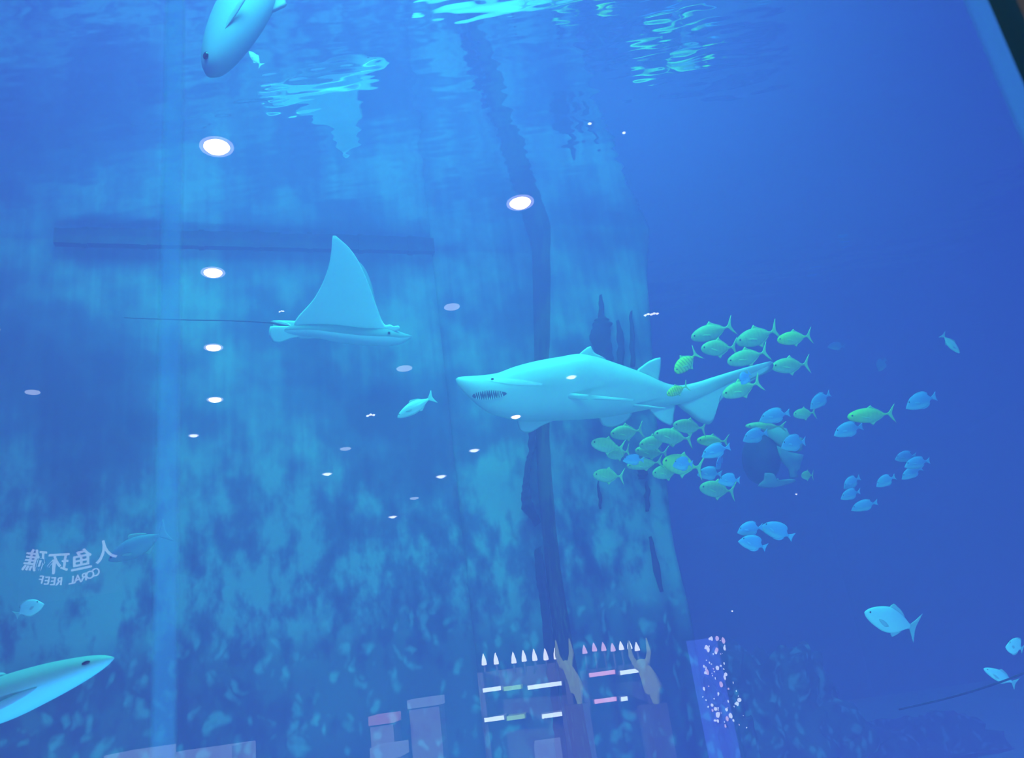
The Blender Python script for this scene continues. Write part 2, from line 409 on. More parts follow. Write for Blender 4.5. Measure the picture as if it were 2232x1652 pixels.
# wall around the pane (hall side)
box_obj('wall_front', (PX1, GLASS - 0.06, 0), (7.9, GLASS - 0.0, 4.6), M_frame, kind='structure')
box_obj('wall_front_left', (-8, GLASS - 0.25, 0), (PX0, GLASS, 4.6), M_frame, kind='structure')
box_obj('wall_front_low', (PX0, GLASS - 0.25, 0), (PX1, GLASS, PZ0), M_frame, kind='structure')
box_obj('wall_front_top', (PX0, GLASS - 0.25, PZ1), (PX1, GLASS, 4.6), M_frame, kind='structure')
# hall
box_obj('floor', (-8, -20, -0.2), (8, GLASS, 0), M_hall, kind='structure')
box_obj('ceiling', (-8, -20, 4.6), (8, GLASS, 4.8), M_hall, kind='structure')
box_obj('wall_hall_left', (-8.2, -20, 0), (-8, GLASS, 4.6), M_hall, kind='structure')
box_obj('wall_hall_right', (8, -20, 0), (8.2, GLASS, 4.6), M_hall, kind='structure')
box_obj('wall_hall_back', (-8, -20.2, 0), (8, -20, 4.6), M_hall, kind='structure')

# ------------------------------------------------------------------ animals
# base colours are the animals' own, save light painted on ray and shark
def fish_mat(name, back, belly, split=0.0, soft=0.25, stripes=0.0, head=None, rough=0.5, spec=0.3):
    m, nt, out = new_mat(name)
    b = N(nt, 'ShaderNodeBsdfPrincipled', Roughness=rough); b.inputs['Specular IOR Level'].default_value = spec
    tc = N(nt, 'ShaderNodeTexCoord'); sep = N(nt, 'ShaderNodeSeparateXYZ'); link(nt, tc, 'Object', sep, 0)
    mr = N(nt, 'ShaderNodeMapRange', interpolation_type='SMOOTHSTEP'); mr.inputs[1].default_value = split - soft; mr.inputs[2].default_value = split + soft
    link(nt, sep, 2, mr, 0)
    mx = N(nt, 'ShaderNodeMix', data_type='RGBA'); mx.inputs[6].default_value = c4(belly); mx.inputs[7].default_value = c4(back)
    link(nt, mr, 0, mx, 0)
    col = (mx, 2)
    if head:
        hr = N(nt, 'ShaderNodeMapRange'); hr.inputs[1].default_value = -0.05; hr.inputs[2].default_value = -0.45; link(nt, sep, 0, hr, 0)
        m2 = N(nt, 'ShaderNodeMix', data_type='RGBA'); m2.inputs[7].default_value = c4(head); link(nt, hr, 0, m2, 0); link(nt, mx, 2, m2, 6); col = (m2, 2)
    if stripes:
        wv = N(nt, 'ShaderNodeTexWave', Scale=3.2, Distortion=0.6); link(nt, tc, 'Object', wv, 'Vector')
        rp = N(nt, 'ShaderNodeValToRGB'); rp.color_ramp.elements[0].position = 0.05; rp.color_ramp.elements[1].position = 0.3
        rp.color_ramp.elements[0].color = (1 - stripes,) * 3 + (1,); link(nt, wv, 0, rp, 0)
        m3 = N(nt, 'ShaderNodeMix', data_type='RGBA', blend_type='MULTIPLY'); m3.inputs[0].default_value = 1
        link(nt, col[0], col[1], m3, 6); link(nt, rp, 0, m3, 7); col = (m3, 2)
    link(nt, col[0], col[1], b, 'Base Color'); link(nt, b, 0, out, 0)
    return m
M_eye = paint('fish_eye_black', (0.01, 0.01, 0.012), rough=0.15, spec=0.5)
M_trev = fish_mat('green_trevally_skin', (0.50, 0.74, 0.22), (0.55, 0.80, 0.42), -0.1, 0.3, 0.12)
M_trev_y = fish_mat('yellow_striped_trevally_skin', (0.75, 0.95, 0.03), (0.60, 0.90, 0.30), -0.1, 0.3, 0.45, head=(0.8, 0.95, 0.02))
M_trev_h = fish_mat('yellow_faced_trevally_skin', (0.55, 0.92, 0.12), (0.60, 0.92, 0.36), -0.1, 0.3, 0.1, head=(0.75, 0.95, 0.03))
M_tfin = paint('trevally_fin', (0.55, 0.85, 0.32), (0.5, 0.8, 0.25), 0.6, 6)
M_tang = fish_mat('blue_surgeonfish_skin', (0.18, 0.50, 0.9), (0.32, 0.72, 0.95), -0.18, 0.12)
M_bfin = paint('surgeonfish_fin', (0.25, 0.6, 0.95), (0.2, 0.55, 0.9), 0.6, 6)
M_silver = fish_mat('silver_fish_skin', (0.75, 0.95, 0.80), (0.55, 0.80, 0.72), 0.15, 0.2, rough=0.3, spec=0.6)
M_white = paint('pale_fish_skin', (0.9, 0.98, 0.92), (0.7, 0.95, 0.8), 0.5, 5)
M_teal = fish_mat('teal_grey_fish_skin', (0.55, 0.85, 0.80), (0.7, 0.98, 0.9), -0.1, 0.3)
M_tealfin = paint('teal_fin', (0.42, 0.6, 0.58), (0.35, 0.52, 0.5), 0.6, 5)
M_dull = fish_mat('dull_blue_fish_skin', (0.22, 0.36, 0.46), (0.32, 0.46, 0.55), -0.1, 0.3)
M_spindle = fish_mat('bronze_backed_fish_skin', (0.40, 0.60, 0.46), (0.35, 0.98, 0.85), -0.05, 0.12)

PROF = {
 'trevally': dict(
    top=[(0, 0.0), (.03, .16), (.10, .30), (.20, .42), (.35, .50), (.50, .46), (.62, .31), (.72, .14), (.80, .06), (.85, .05)],
    bot=[(0, -.03), (.03, -.18), (.10, -.30), (.20, -.40), (.35, -.48), (.50, -.47), (.62, -.32), (.72, -.15), (.80, -.06), (.85, -.05)],
    wid=[(0, .0), (.04, .05), (.12, .085), (.3, .10), (.5, .085), (.7, .035), (.8, .016), (.85, .012)],
    tail=[(.80, .05), (.86, .12), (.93, .42), (1.0, .66), (.955, .30), (.93, .02), (.965, -.28), (1.02, -.62), (.93, -.38), (.86, -.10), (.80, -.05)],
    dorsal=[(.40, .42), (.46, .60), (.49, .66), (.53, .52), (.62, .38), (.74, .17), (.74, .10), (.60, .20)],
    anal=[(.44, -.40), (.50, -.62), (.53, -.66), (.56, -.50), (.64, -.36), (.74, -.17), (.74, -.10), (.60, -.2)],
    pect=[(.24, -.04), (.30, -.02), (.40, -.10), (.44, -.20), (.34, -.14)], eye=(.085, .08, .022)),
 'surgeonfish': dict(
    top=[(0, -.20), (.05, -.04), (.13, .20), (.25, .40), (.40, .49), (.55, .50), (.68, .42), (.76, .20), (.81, .08), (.86, .08)],
    bot=[(0, -.24), (.05, -.30), (.15, -.40), (.30, -.48), (.45, -.50), (.60, -.44), (.70, -.28), (.77, -.13), (.82, -.08), (.86, -.08)],
    wid=[(0, .0), (.05, .03), (.2, .07), (.4, .08), (.6, .06), (.78, .022), (.86, .014)],
    tail=[(.82, .07), (.90, .16), (1.0, .34), (.975, .12), (.97, -.10), (.99, -.30), (.90, -.15), (.82, -.07)],
    dorsal=[(.30, .42), (.42, .54), (.60, .56), (.72, .46), (.76, .28), (.62, .34)],
    anal=[(.36, -.42), (.50, -.55), (.64, -.50), (.73, -.36), (.75, -.2), (.60, -.30)],
    pect=[(.26, -.04), (.33, .02), (.42, -.06), (.38, -.16)], eye=(.13, .12, .02)),
 'spindle': dict(
    top=[(0, 0), (.04, .14), (.12, .28), (.25, .42), (.42, .5), (.60, .40), (.74, .22), (.82, .10), (.87, .08)],
    bot=[(0, -.02), (.04, -.14), (.12, -.27), (.25, -.40), (.42, -.5), (.60, -.42), (.74, -.22), (.82, -.10), (.87, -.08)],
    wid=[(0, .0), (.04, .03), (.15, .06), (.4, .09), (.65, .06), (.8, .022), (.87, .015)],
    tail=[(.83, .08), (.90, .28), (1.0, .62), (.965, .2), (.955, 0), (.965, -.2), (1.0, -.6), (.90, -.28), (.83, -.08)],
    dorsal=[(.38, .44), (.44, .66), (.50, .62), (.62, .48), (.70, .3), (.55, .36)],
    anal=[(.52, -.40), (.58, -.60), (.64, -.50), (.72, -.28), (.60, -.32)],
    pect=[(.24, -.06), (.32, -.06), (.42, -.20), (.36, -.26), (.28, -.16)], eye=(.08, .08, .016)),
}
def make_fish(kind, bodymat, finmat, bend=0.0, name=None, loc=None):
    P = PROF[kind]
    def bx(x, z=0): return bend * max(0, x + 0.0) ** 2 * 1.0
    rings = []; NR, NC = 26, 18
    for i in range(NR):
        t = 0.004 + (0.85 - 0.004) * (i / (NR - 1)) ** 1.35
        a, b = smooth_tab(P['top'], t), smooth_tab(P['bot'], t); wd = max(0.004, smooth_tab(P['wid'], t))
        c, h = (a + b) / 2, max(0.01, (a - b) / 2)
        r = []
        for k in range(NC):
            an = 2 * math.pi * k / NC; cs, sn = math.cos(an), math.sin(an)
            r.append((t - 0.5, wd * math.copysign(abs(cs) ** 1.15, cs) + bx(t - 0.5), c + h * sn))
        rings.append(r)
    root = empty(name or kind, Matrix.Identity(4))
    mesh_obj('body', loft(rings), bodymat, root)
    sh = lambda poly: [(x - 0.5, z) for x, z in poly]
    mesh_obj('tail_fin', fin_bm(sh(P['tail']), 0.014, bx), finmat, root)
    mesh_obj('dorsal_fin', fin_bm(sh(P['dorsal']), 0.014, bx), finmat, root)
    mesh_obj('anal_fin', fin_bm(sh(P['anal']), 0.014, bx), finmat, root)
    for s in (-1, 1):
        wd = smooth_tab(P['wid'], 0.26)
        mesh_obj('pectoral_fin', fin_bm(sh(P['pect']), 0.008, lambda x, z, s=s, wd=wd: s * (wd * 0.96 + max(0, x + 0.24) * 0.25)), finmat, root)
    e = P['eye']; we = smooth_tab(P['wid'], e[0])
    for s in (-1, 1):
        mesh_obj('eye', ball((e[0] - 0.5, s * we * 0.92, e[1]), e[2], 1, 0.5, 2.6), M_eye, root)
    return root
def copy_thing(root):
    r = root.copy(); C.objects.link(r)
    for k in ('label', 'group', 'category'):
        if k in r: del r[k]
    for ch in [c for c in bpy.data.objects if c.parent == root]:
        q = ch.copy(); C.objects.link(q); q.parent = r
    return r
def place_fish(root, nose, tail, h, y, yaw=0.0, roll=0.0):
    """stand the fish in the water at distance y, its nose and tail seen along the given two directions"""
    mx_, my_ = (nose[0] + tail[0]) / 2, (nose[1] + tail[1]) / 2
    c = at_y(mx_, my_, y); sc = (c - EYE).dot(F) / FPX
    dx, dy = tail[0] - nose[0], tail[1] - nose[1]
    L = math.hypot(dx, dy)
    X = (R * dx - U * dy).normalized(); Y = F.copy(); Z = X.cross(Y)
    if Z.dot(U) < 0: Y = -Y; Z = X.cross(Y)
    M = Matrix((X, Y, Z)).transposed().to_4x4()
    M = Matrix.Translation(c) @ M @ Matrix.Rotation(roll, 4, 'X') @ Matrix.Rotation(yaw, 4, 'Z') @ Matrix.Diagonal((L * sc / math.cos(yaw), L * sc, h * sc, 1))
    root.matrix_world = M

GT, GB = 'green trevally schooling around the shark tail', 'blue surgeonfish schooling right of the shark'
T = [  # nose, tail, height, distance, look, label
 ((1507,737),(1599,709),35,8.3,0,'green trevally at the upper left corner of the school above the shark tail'),
 ((1528,760),(1607,757),34,8.15,0,'dull green trevally second row of the upper group, just under the top left trevally'),
 ((1604,748),(1699,718),39,8.35,0,'largest green trevally in the middle of the upper group above the tail'),
 ((1696,742),(1768,731),29,8.2,2,'bright green trevally at the far upper right of the group above the tail'),
 ((1586,790),(1675,766),34,8.0,0,'green trevally with pale snout just above the shark tail tip'),
 ((1470,812),(1522,768),31,7.6,1,'bright yellow striped trevally diving head down above the shark back'),
 ((1679,800),(1768,793),33,8.1,0,'green trevally touching the tip of the shark tail'),
 ((1574,862),(1661,832),34,7.1,0,'dark green trevally in front of the shark tail fin'),
 ((1453,860),(1500,840),21,6.95,1,'small yellow green trevally in front of the narrow root of the shark tail'),
 ((1330,947),(1403,937),31,7.9,0,'dark green trevally right below the shark pelvic fin'),
 ((1288,965),(1362,978),31,7.7,0,'blunt headed green trevally at the left end of the lower group'),
 ((1322,991),(1374,984),27,7.85,0,'dark green trevally tucked under the tail of the leftmost one'),
 ((1425,946),(1510,958),33,7.9,0,'green trevally with a pale side spot, top centre of the cluster below the shark'),
 ((1392,971),(1462,957),29,8.05,0,'dark green trevally half hidden behind its neighbour in the cluster below the shark'),
 ((1466,925),(1541,935),30,7.8,0,'green trevally right under the shark tail fins, highest of the lower cluster'),
 ((1518,959),(1590,963),24,8.1,2,'green trevally with yellow brow above a blue surgeonfish'),
 ((1384,982),(1457,988),27,8.35,0,'dark green trevally in the middle of the lower cluster'),
 ((1366,1016),(1445,1006),24,8.1,0,'pale bellied green trevally below the centre of the lower cluster'),
 ((1421,1033),(1486,1024),30,8.2,0,'dark green trevally behind the yellow nosed one, lower cluster'),
 ((1445,1006),(1532,1021),43,8.0,2,'big green trevally with yellow nose and a blue surgeonfish before its flank'),
 ((1292,1034),(1362,1040),29,7.8,0,'dull green trevally alone at the bottom left before the pillar'),
 ((1524,1062),(1604,1072),35,8.35,0,'green trevally at the very bottom of the cluster below the shark'),
 ((1729,904),(1779,899),23,8.6,0,'small green trevally just below a slanted blue surgeonfish, right of the cluster'),
 ((1848,909),(1951,901),32,8.0,2,'long yellow faced trevally swimming alone furthest right'),
 ((1624,928),(1714,930),18,8.5,0,'slender green trevally between two blue surgeonfish above the dark fish'),
 ((1746,1036),(1774,1036),19,8.8,0,'tiny green trevally right of the ragged dark fish'),
]
B = [
 ((1762,886),(1813,858),27,8.5,'slanted dim blue surgeonfish right of the shark tail, above a small green trevally'),
 ((1653,912),(1724,900),30,8.3,'blue surgeonfish left of the small green trevally, topmost of the middle group'),
 ((1617,954),(1676,944),30,8.4,'blue surgeonfish left below the slender green trevally'),
 ((1700,968),(1759,963),34,8.3,'blue surgeonfish over the back of the ragged dark fish'),
 ((1815,943),(1884,929),30,8.2,'pale blue surgeonfish just below the long yellow faced trevally'),
 ((1836,1060),(1877,1041),23,8.6,'small blue surgeonfish, top of the three in a column at right'),
 ((1909,1056),(1952,1039),23,8.6,'small blue surgeonfish alone between the column of three and the cluster of three'),
 ((1830,1082),(1878,1072),23,8.5,'small blue surgeonfish, middle of the three in a column at right'),
 ((1856,1109),(1912,1094),23,8.5,'small blue surgeonfish, bottom of the three in a column at right'),
 ((1973,883),(2042,864),34,8.2,'blue surgeonfish highest and furthest right of its kind'),
 ((1951,997),(1997,993),23,8.7,'blue surgeonfish, top left of the overlapping three at far right'),
 ((1968,1013),(2031,1004),24,8.5,'blue surgeonfish, right of the overlapping three at far right'),
 ((1963,1040),(2012,1020),22,8.6,'blue surgeonfish, lowest of the overlapping three at far right'),
 ((1527,990),(1594,974),29,7.7,'blue surgeonfish just under the yellow browed trevally'),
 ((1554,1009),(1583,1008),27,8.0,'tiny round blue surgeonfish seen nearly head on right of the lower cluster'),
 ((1520,1029),(1574,1034),28,8.1,'blue surgeonfish right beside the tail of the yellow nosed trevally'),
 ((1566,1045),(1613,1047),27,7.8,'blue surgeonfish over the back of the bottommost trevally'),
 ((1466,1009),(1511,1012),28,7.6,'blue surgeonfish in front of the flank of the yellow nosed trevally'),
 ((1358,1000),(1404,1003),22,7.6,'blurred pale blue surgeonfish in the left part of the lower cluster'),
 ((1606,1155),(1664,1150),29,7.4,'bright cyan surgeonfish, upper left of the three low in open water'),
 ((1661,1143),(1728,1171),35,7.5,'blue surgeonfish nose up, right one of the three low in open water'),
 ((1612,1174),(1671,1194),32,7.3,'bright cyan surgeonfish, bottom one of the three low in open water'),
 ((1612,834),(1636,812),24,6.9,'small pale blue surgeonfish in front of the shark upper tail lobe'),
 ((1804,753),(1842,756),17,12.5,'faint blue surgeonfish far off, right of the bright trevally'),
 ((1911,806),(1932,782),22,12.5,'faintest blue surgeonfish, far off and nose down'),
]
protoT = [make_fish('trevally', M_trev, M_tfin, 0.0, 'trevally'), make_fish('trevally', M_trev_y, M_tfin, -0.25, 'trevally'), make_fish('trevally', M_trev_h, M_tfin, 0.12, 'trevally')]
used = set(); rnd = random.Random(3)
for nose, tail, h, y, k, lab in T:
    o = protoT[k] if k not in used else copy_thing(protoT[k]); used.add(k)
    place_fish(o, nose, tail, h * 1.04, y, rnd.uniform(-0.2, 0.2), rnd.uniform(-0.12, 0.12)); tag(o, lab, 'fish', GT)
protoB = make_fish('surgeonfish', M_tang, M_bfin, 0.1, 'surgeonfish'); first = True
for nose, tail, h, y, lab in B:
    o = protoB if first else copy_thing(protoB); first = False
    place_fish(o, nose, tail, h * 1.02, y, rnd.uniform(-0.2, 0.2) + (0.9 if 'head on' in lab else 0), rnd.uniform(-0.1, 0.1)); tag(o, lab, 'fish', GB)

def single(kind, bm_, fm, nose, tail, h, y, lab, name, bend=0.1, yaw=0.0, roll=0.0, group=None):
    o = make_fish(kind, bm_, fm, bend, name); place_fish(o, nose, tail, h, y, yaw, roll); tag(o, lab, 'fish', group); return o
single('spindle', M_silver, M_tealfin, (866,910), (945,862), 31, 6.4, 'silver cyan fish nose down just left of the shark snout', 'silver_fish', 0.25, roll=-0.5)
M_top = fish_mat('pale_grey_fish_skin', (0.22, 0.28, 0.34), (0.30, 0.38, 0.46), 0.0, 0.3)
single('trevally', M_top, M_top, (452,168), (650,-200), 118, 3.7, 'large dim cyan fish hanging head down at the top left edge', 'large_fish', 0.0)
single('spindle', M_white, M_white, (543,112), (570,144), 15, 4.2, 'tiny gleaming white fish beside the large head down fish', 'small_fish', 0.1)
single('spindle', M_spindle, M_tealfin, (250,1432), (-330,1650), 96, 4.0, 'large bronze and cyan fish entering at the bottom left corner', 'large_fish', 0.0, roll=0.25)
single('surgeonfish', M_teal, M_tealfin, (93,1310), (33,1342), 34, 5.2, 'small bright cyan fish below the lit sign at the left edge', 'small_fish')
single('spindle', M_teal, M_tealfin, (1884,1334), (2004,1372), 56, 6.6, 'lone teal fish with dim tail in the dark water at lower right', 'teal_fish', 0.2)
single('surgeonfish', M_teal, M_tealfin, (2194,1402), (2232,1415), 36, 6.4, 'small teal fish at the right edge of the picture', 'small_fish')
single('spindle', M_teal, M_tealfin, (2144,1457), (2218,1492), 24, 6.4, 'small slim teal fish crossed by the dark rope at lower right', 'slim_fish')
single('spindle', M_silver, M_tealfin, (2092,770), (2052,728), 17, 7.6, 'small pale green fish alone at the far right, nose down', 'small_fish')
single('spindle', M_dull, M_tealfin, (236,1222), (368,1156), 46, 6.6, 'dim blue fish barely showing against the wall right of the sign', 'dim_fish', 0.0)

# ---- pieces drawn in their own flat coordinates: x along R, z along U, in picture steps of the size s metres
class Frame:
    def __init__(self, px, py, y):
        self.px, self.py = px, py; self.o = at_y(px, py, y); self.s = (self.o - EYE).dot(F) / FPX
        self.m = Matrix((R, F, U)).transposed().to_4x4(); self.m.translation = self.o
    def p(self, x, y): return ((x - self.px) * self.s, (self.py - y) * self.s)

# ---- the shark
def zx(X, Y): return (900 + X / 2.48, 640 + Y / 2.48)
fr = Frame(1290, 855, 7.35)
def q(X, Y): return fr.p(*zx(X, Y))
st = [(232, 461, 470, 3), (238, 455, 486, 14), (250, 450, 506, 28), (275, 447, 534, 46), (310, 445, 566, 60), (350, 443, 604, 74), (400, 438, 640, 88), (460, 428, 662, 100), (540, 398, 682, 112),
      (620, 375, 690, 122), (700, 357, 690, 128), (800, 340, 686, 132), (900, 325, 681, 132), (1000, 343, 674, 124), (1100, 376, 660, 108), (1200, 411, 640, 88), (1290, 448, 622, 68),
      (1370, 484, 608, 52), (1440, 496, 598, 42), (1520, 482, 574, 34), (1620, 455, 530, 26), (1730, 420, 478, 18), (1840, 388, 430, 11), (1935, 364, 385, 5)]
S_top = [(X, a) for X, a, b, w in st]; S_bot = [(X, b) for X, a, b, w in st]; S_w = [(X, w) for X, a, b, w in st]
def shark_y(X, Y, side=-1):
    a, b, w = smooth_tab(S_top, X), smooth_tab(S_bot, X), smooth_tab(S_w, X)
    c, h = (a + b) / 2, (b - a) / 2; v = max(-0.98, min(0.98, (Y - c) / h))
    return side * w * (1 - abs(v) ** 2.2) ** 0.5 / 2.48 * fr.s * 1.06
rings = []
for i in range(72):
    X = 232 + (1935 - 232) * (i / 71) ** 1.12
    a, b, w = smooth_tab(S_top, X), smooth_tab(S_bot, X), smooth_tab(S_w, X)
    c, h = (a + b) / 2, max(1.5, (b - a) / 2); r = []
    for k in range(32):
        an = 2 * math.pi * k / 32; cs, sn = math.cos(an), math.sin(an)
        x, z = q(X, c - h * sn)
        r.append((x, w * math.copysign(abs(cs) ** 0.9, cs) / 2.48 * fr.s * 1.06, z))
    rings.append(r)
M_shark = paint('shark_skin', (0.58, 0.63, 0.62), (0.70, 0.75, 0.72), 0.45, 3, lo=0.3, hi=0.7, spec=0.35)
M_sharkfin = paint('shark_fin_skin', (0.56, 0.64, 0.64), (0.66, 0.74, 0.73), 0.5, 5)
M_mouth = paint('shark_mouth', (0.10, 0.09, 0.10), (0.14, 0.12, 0.13), 0.6, 20)
M_tooth = paint('tooth_white', (0.85, 0.85, 0.8), rough=0.3)
M_stripe = paint('shark_highlight', (0.9, 0.95, 0.92), (0.85, 0.9, 0.88), 0.5, 5)
shark = empty('shark', fr.m); tag(shark, 'large pale sand tiger shark with open toothed mouth, swimming left in mid water', 'shark')
mesh_obj('body', loft(rings), M_shark, shark)
def qpoly(pts): return [q(*p) for p in pts]
k = fr.s / 2.48
f_ = lambda nm, pts, th, bend=None, y0=0, mt=M_sharkfin, lab=None: mesh_obj(nm, fin_bm(qpoly(pts), th * k, bend, y0), mt, shark)
f_('dorsal_fin', [(893, 345), (905, 320), (940, 292), (961, 284), (970, 300), (985, 322), (1045, 352), (1000, 372), (930, 370)], 14)
f_('dorsal_fin', [(1205, 425), (1240, 390), (1280, 362), (1338, 344), (1340, 400), (1328, 470), (1330, 500), (1270, 480)], 12)
f_('anal_fin', [(1270, 610), (1300, 655), (1345, 692), (1390, 712), (1408, 700), (1412, 650), (1420, 595), (1350, 590)], 12)
tf = f_('tail_fin', [(1400, 530), (1432, 606), (1480, 645), (1540, 690), (1598, 708), (1626, 682), (1628, 625), (1680, 562), (1800, 492), (1870, 452), (1896, 412), (1938, 416), (1946, 368), (1800, 398), (1600, 458), (1480, 500)], 16)
f_('pelvic_fin', [(1010, 640), (1018, 690), (1035, 716), (1085, 728), (1145, 706), (1178, 678), (1195, 640), (1100, 620)], 14, lambda x, z: 0.04 - z * 0.25)
f_('pectoral_fin', [(560, 660), (566, 705), (576, 738), (600, 752), (640, 752), (700, 716), (785, 676), (760, 640), (640, 630)], 18, lambda x, z: 0.08)
# near pectoral and pelvic fins reach out towards the pane, swept back and seen from just below
def plate(nm, root0, root1, tip, out, drop, th):
    (x0, z0), (x1, z1), (xt, zt) = q(*root0), q(*root1), q(*tip)
    yr = shark_y(root0[0] + 20, root0[1]) * 0.85
    bm = bmesh.new(); n = 12; top, bot = [], []
    for i in range(n + 1):
        t = i / n
        xa = x0 + (xt - x0) * t ** 0.9; xb = x1 + (xt + 6 * k - x1) * t ** 1.6
        zz = z0 + (zt - z0) * t; y = yr - out * t
        ra = []
        for s in range(7):
            u = s / 6; hh = th * k * math.sin(math.pi * min(1, u ** 0.6)) * (1 - 0.75 * t)
            ra.append((xa + (xb - xa) * u, y, zz + (z1 - z0) * u * (1 - t), hh))
        top.append([bm.verts.new((a, b, c + h)) for a, b, c, h in ra]); bot.append([bm.verts.new((a, b, c - h - 0.0005)) for a, b, c, h in ra])
    for i in range(n):
        for s in range(6):
            bm.faces.new((top[i][s], top[i + 1][s], top[i + 1][s + 1], top[i][s + 1])); bm.faces.new((bot[i][s], bot[i][s + 1], bot[i + 1][s + 1], bot[i + 1][s]))
    for i in range(n):
        for s in (0, 6): bm.faces.new((top[i][s], bot[i][s], bot[i + 1][s], top[i + 1][s]))
    for g in (0, n):
        for s in range(6): bm.faces.new((top[g][s], top[g][s + 1], bot[g][s + 1], bot[g][s]))
    return mesh_obj(nm, bm, M_sharkfin, shark)
plate('pectoral_fin', (790, 545), (880, 556), (1138, 566), 0.42, 0, 17)
plate('pelvic_fin', (1160, 596), (1220, 606), (1328, 612), 0.22, 0, 8)
# mouth: a dark recess lying on the near cheek, with rows of small teeth
def skin_patch(nm, outline_fn, mat_, lift, n=22):
    bm = bmesh.new(); up, lo = [], []
    for i in range(n + 1):
        X, Y0, Y1 = outline_fn(i / n); col = []
        for j in range(6):
            Y = Y0 + (Y1 - Y0) * j / 5; x, z = q(X, Y)
            e = lift * math.sin(math.pi * j / 5) ** 0.5 * math.sin(math.pi * i / n) ** 0.5 if 0 < i < n else 0
            col.append(bm.verts.new((x, shark_y(X, Y) - 0.001 - e, z)))
        up.append(col)
    for i in range(n):
        for j in range(5): bm.faces.new((up[i][j], up[i + 1][j], up[i + 1][j + 1], up[i][j + 1]))
    return mesh_obj(nm, bm, mat_, shark)
def mouth_fn(t):
    X = 322 + 188 * t; mid = 552 - 14 * t; hh = 31 * math.sin(math.pi * t ** 0.85) ** 0.6
    return X, mid - hh * 0.75, mid + hh * 0.8
mo = skin_patch('mouth', mouth_fn, M_mouth, 0.004)
for row, (a, sgn) in enumerate(((0.0, 1), (1.0, -1))):
    bm = bmesh.new()
    for i in range(13):
        t = 0.1 + 0.8 * (i + 0.5 * row) / 13; X, Y0, Y1 = mouth_fn(t); Yb = Y0 if row == 0 else Y1
        L_ = 22 + 6 * ((i * 7) % 3)
        Ya = Yb + sgn * L_ * 0.8
        pts = [(X - 4.2, Yb), (X + 4.2, Yb), (X, Ya)]
        vs = []
        for (XX, YY) in pts:
            x, z = q(XX, YY); vs.append(bm.verts.new((x, shark_y(XX, YY) - 0.014, z)))
        x, z = q(X, Yb); vs.append(bm.verts.new((x, shark_y(X, Yb) - 0.026, z)))
        for a3 in ((0, 1, 2), (0, 1, 3), (1, 2, 3), (0, 2, 3)): bm.faces.new([vs[w_] for w_ in a3])
    t_ = mesh_obj('tooth_row', bm, M_tooth, shark, False)
    t_['kind'] = 'stuff'
# eye, painted white highlight under it, gill slits
x, z = q(432, 462)
mesh_obj('eye', ball((x, shark_y(432, 466) * 0.985, z), 0.014, 1.1, 0.5, 0.8), M_eye, shark)
def band_fn(t):
    X = 395 + 300 * t; mid = 462 + 28 * t; hh = 5 + 10 * math.sin(math.pi * t)
    return X, mid - hh, mid + hh
skin_patch('cheek_highlight', band_fn, M_stripe, 0.002)
for g in range(5):
    def gf_(t, g=g): return 640 + g * 26 + 5 * t, 486 - 0 * t, 532
    bm = bmesh.new(); X = 640 + g * 26; vs = []
    for j in range(7):
        Y = 484 + 50 * j / 6; wd = 1.6 * math.sin(math.pi * (j + 0.4) / 6.8); bow = 5 * math.sin(math.pi * j / 6)
        row = []
        for dX in (-wd, wd):
            x, z = q(X + dX + bow, Y); row.append(bm.verts.new((x, shark_y(X + dX + bow, Y) - 0.002, z)))
        vs.append(row)
    for a_, b2 in zip(vs, vs[1:]): bm.faces.new((a_[0], a_[1], b2[1], b2[0]))
    mesh_obj('gill_slit', bm, M_sharkfin, shark)

# ---- the eagle ray
fr2 = Frame(745, 720, 7.45)
def r_(x, y): return fr2.p(x, y)
M_ray = paint('ray_skin', (0.62, 0.72, 0.8), (0.68, 0.78, 0.86), 0.7, 2.5, spec=0.15)
rayo = empty('eagle_ray', fr2.m); tag(rayo, 'pale blue eagle ray with one wing raised to a point, long thin tail trailing left', 'ray')
M_rayd = paint('ray_back_dimmed', (0.24, 0.30, 0.36), (0.28, 0.34, 0.40), 0.7, 2.5, spec=0.15)  # back darkened in colour to damp the overhead light on it
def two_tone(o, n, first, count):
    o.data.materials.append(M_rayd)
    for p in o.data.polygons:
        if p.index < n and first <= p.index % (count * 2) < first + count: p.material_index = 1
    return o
# body spindle
bs = [(612, 722, 6, 8), (640, 720, 12, 20), (690, 721, 16, 34), (740, 727, 20, 44), (790, 733, 20, 44), (830, 735, 20, 36), (855, 735, 19, 27), (875, 737, 13, 18), (890, 735, 6, 10), (897, 733, 2, 3)]
rings = []
for i in range(40):
    x = 612 + (897 - 612) * i / 39
    c, h, wv = (smooth_tab([(b[0], b[j]) for b in bs], x) for j in (1, 2, 3)); r = []
    for kk in range(20):
        an = 2 * math.pi * kk / 20; X_, Z_ = r_(x, c - h * math.sin(an)); r.append((X_, wv * fr2.s * math.cos(an), Z_))
    rings.append(r)
two_tone(mesh_obj('body', loft(rings), M_ray, rayo), 39 * 20, 0, 10)
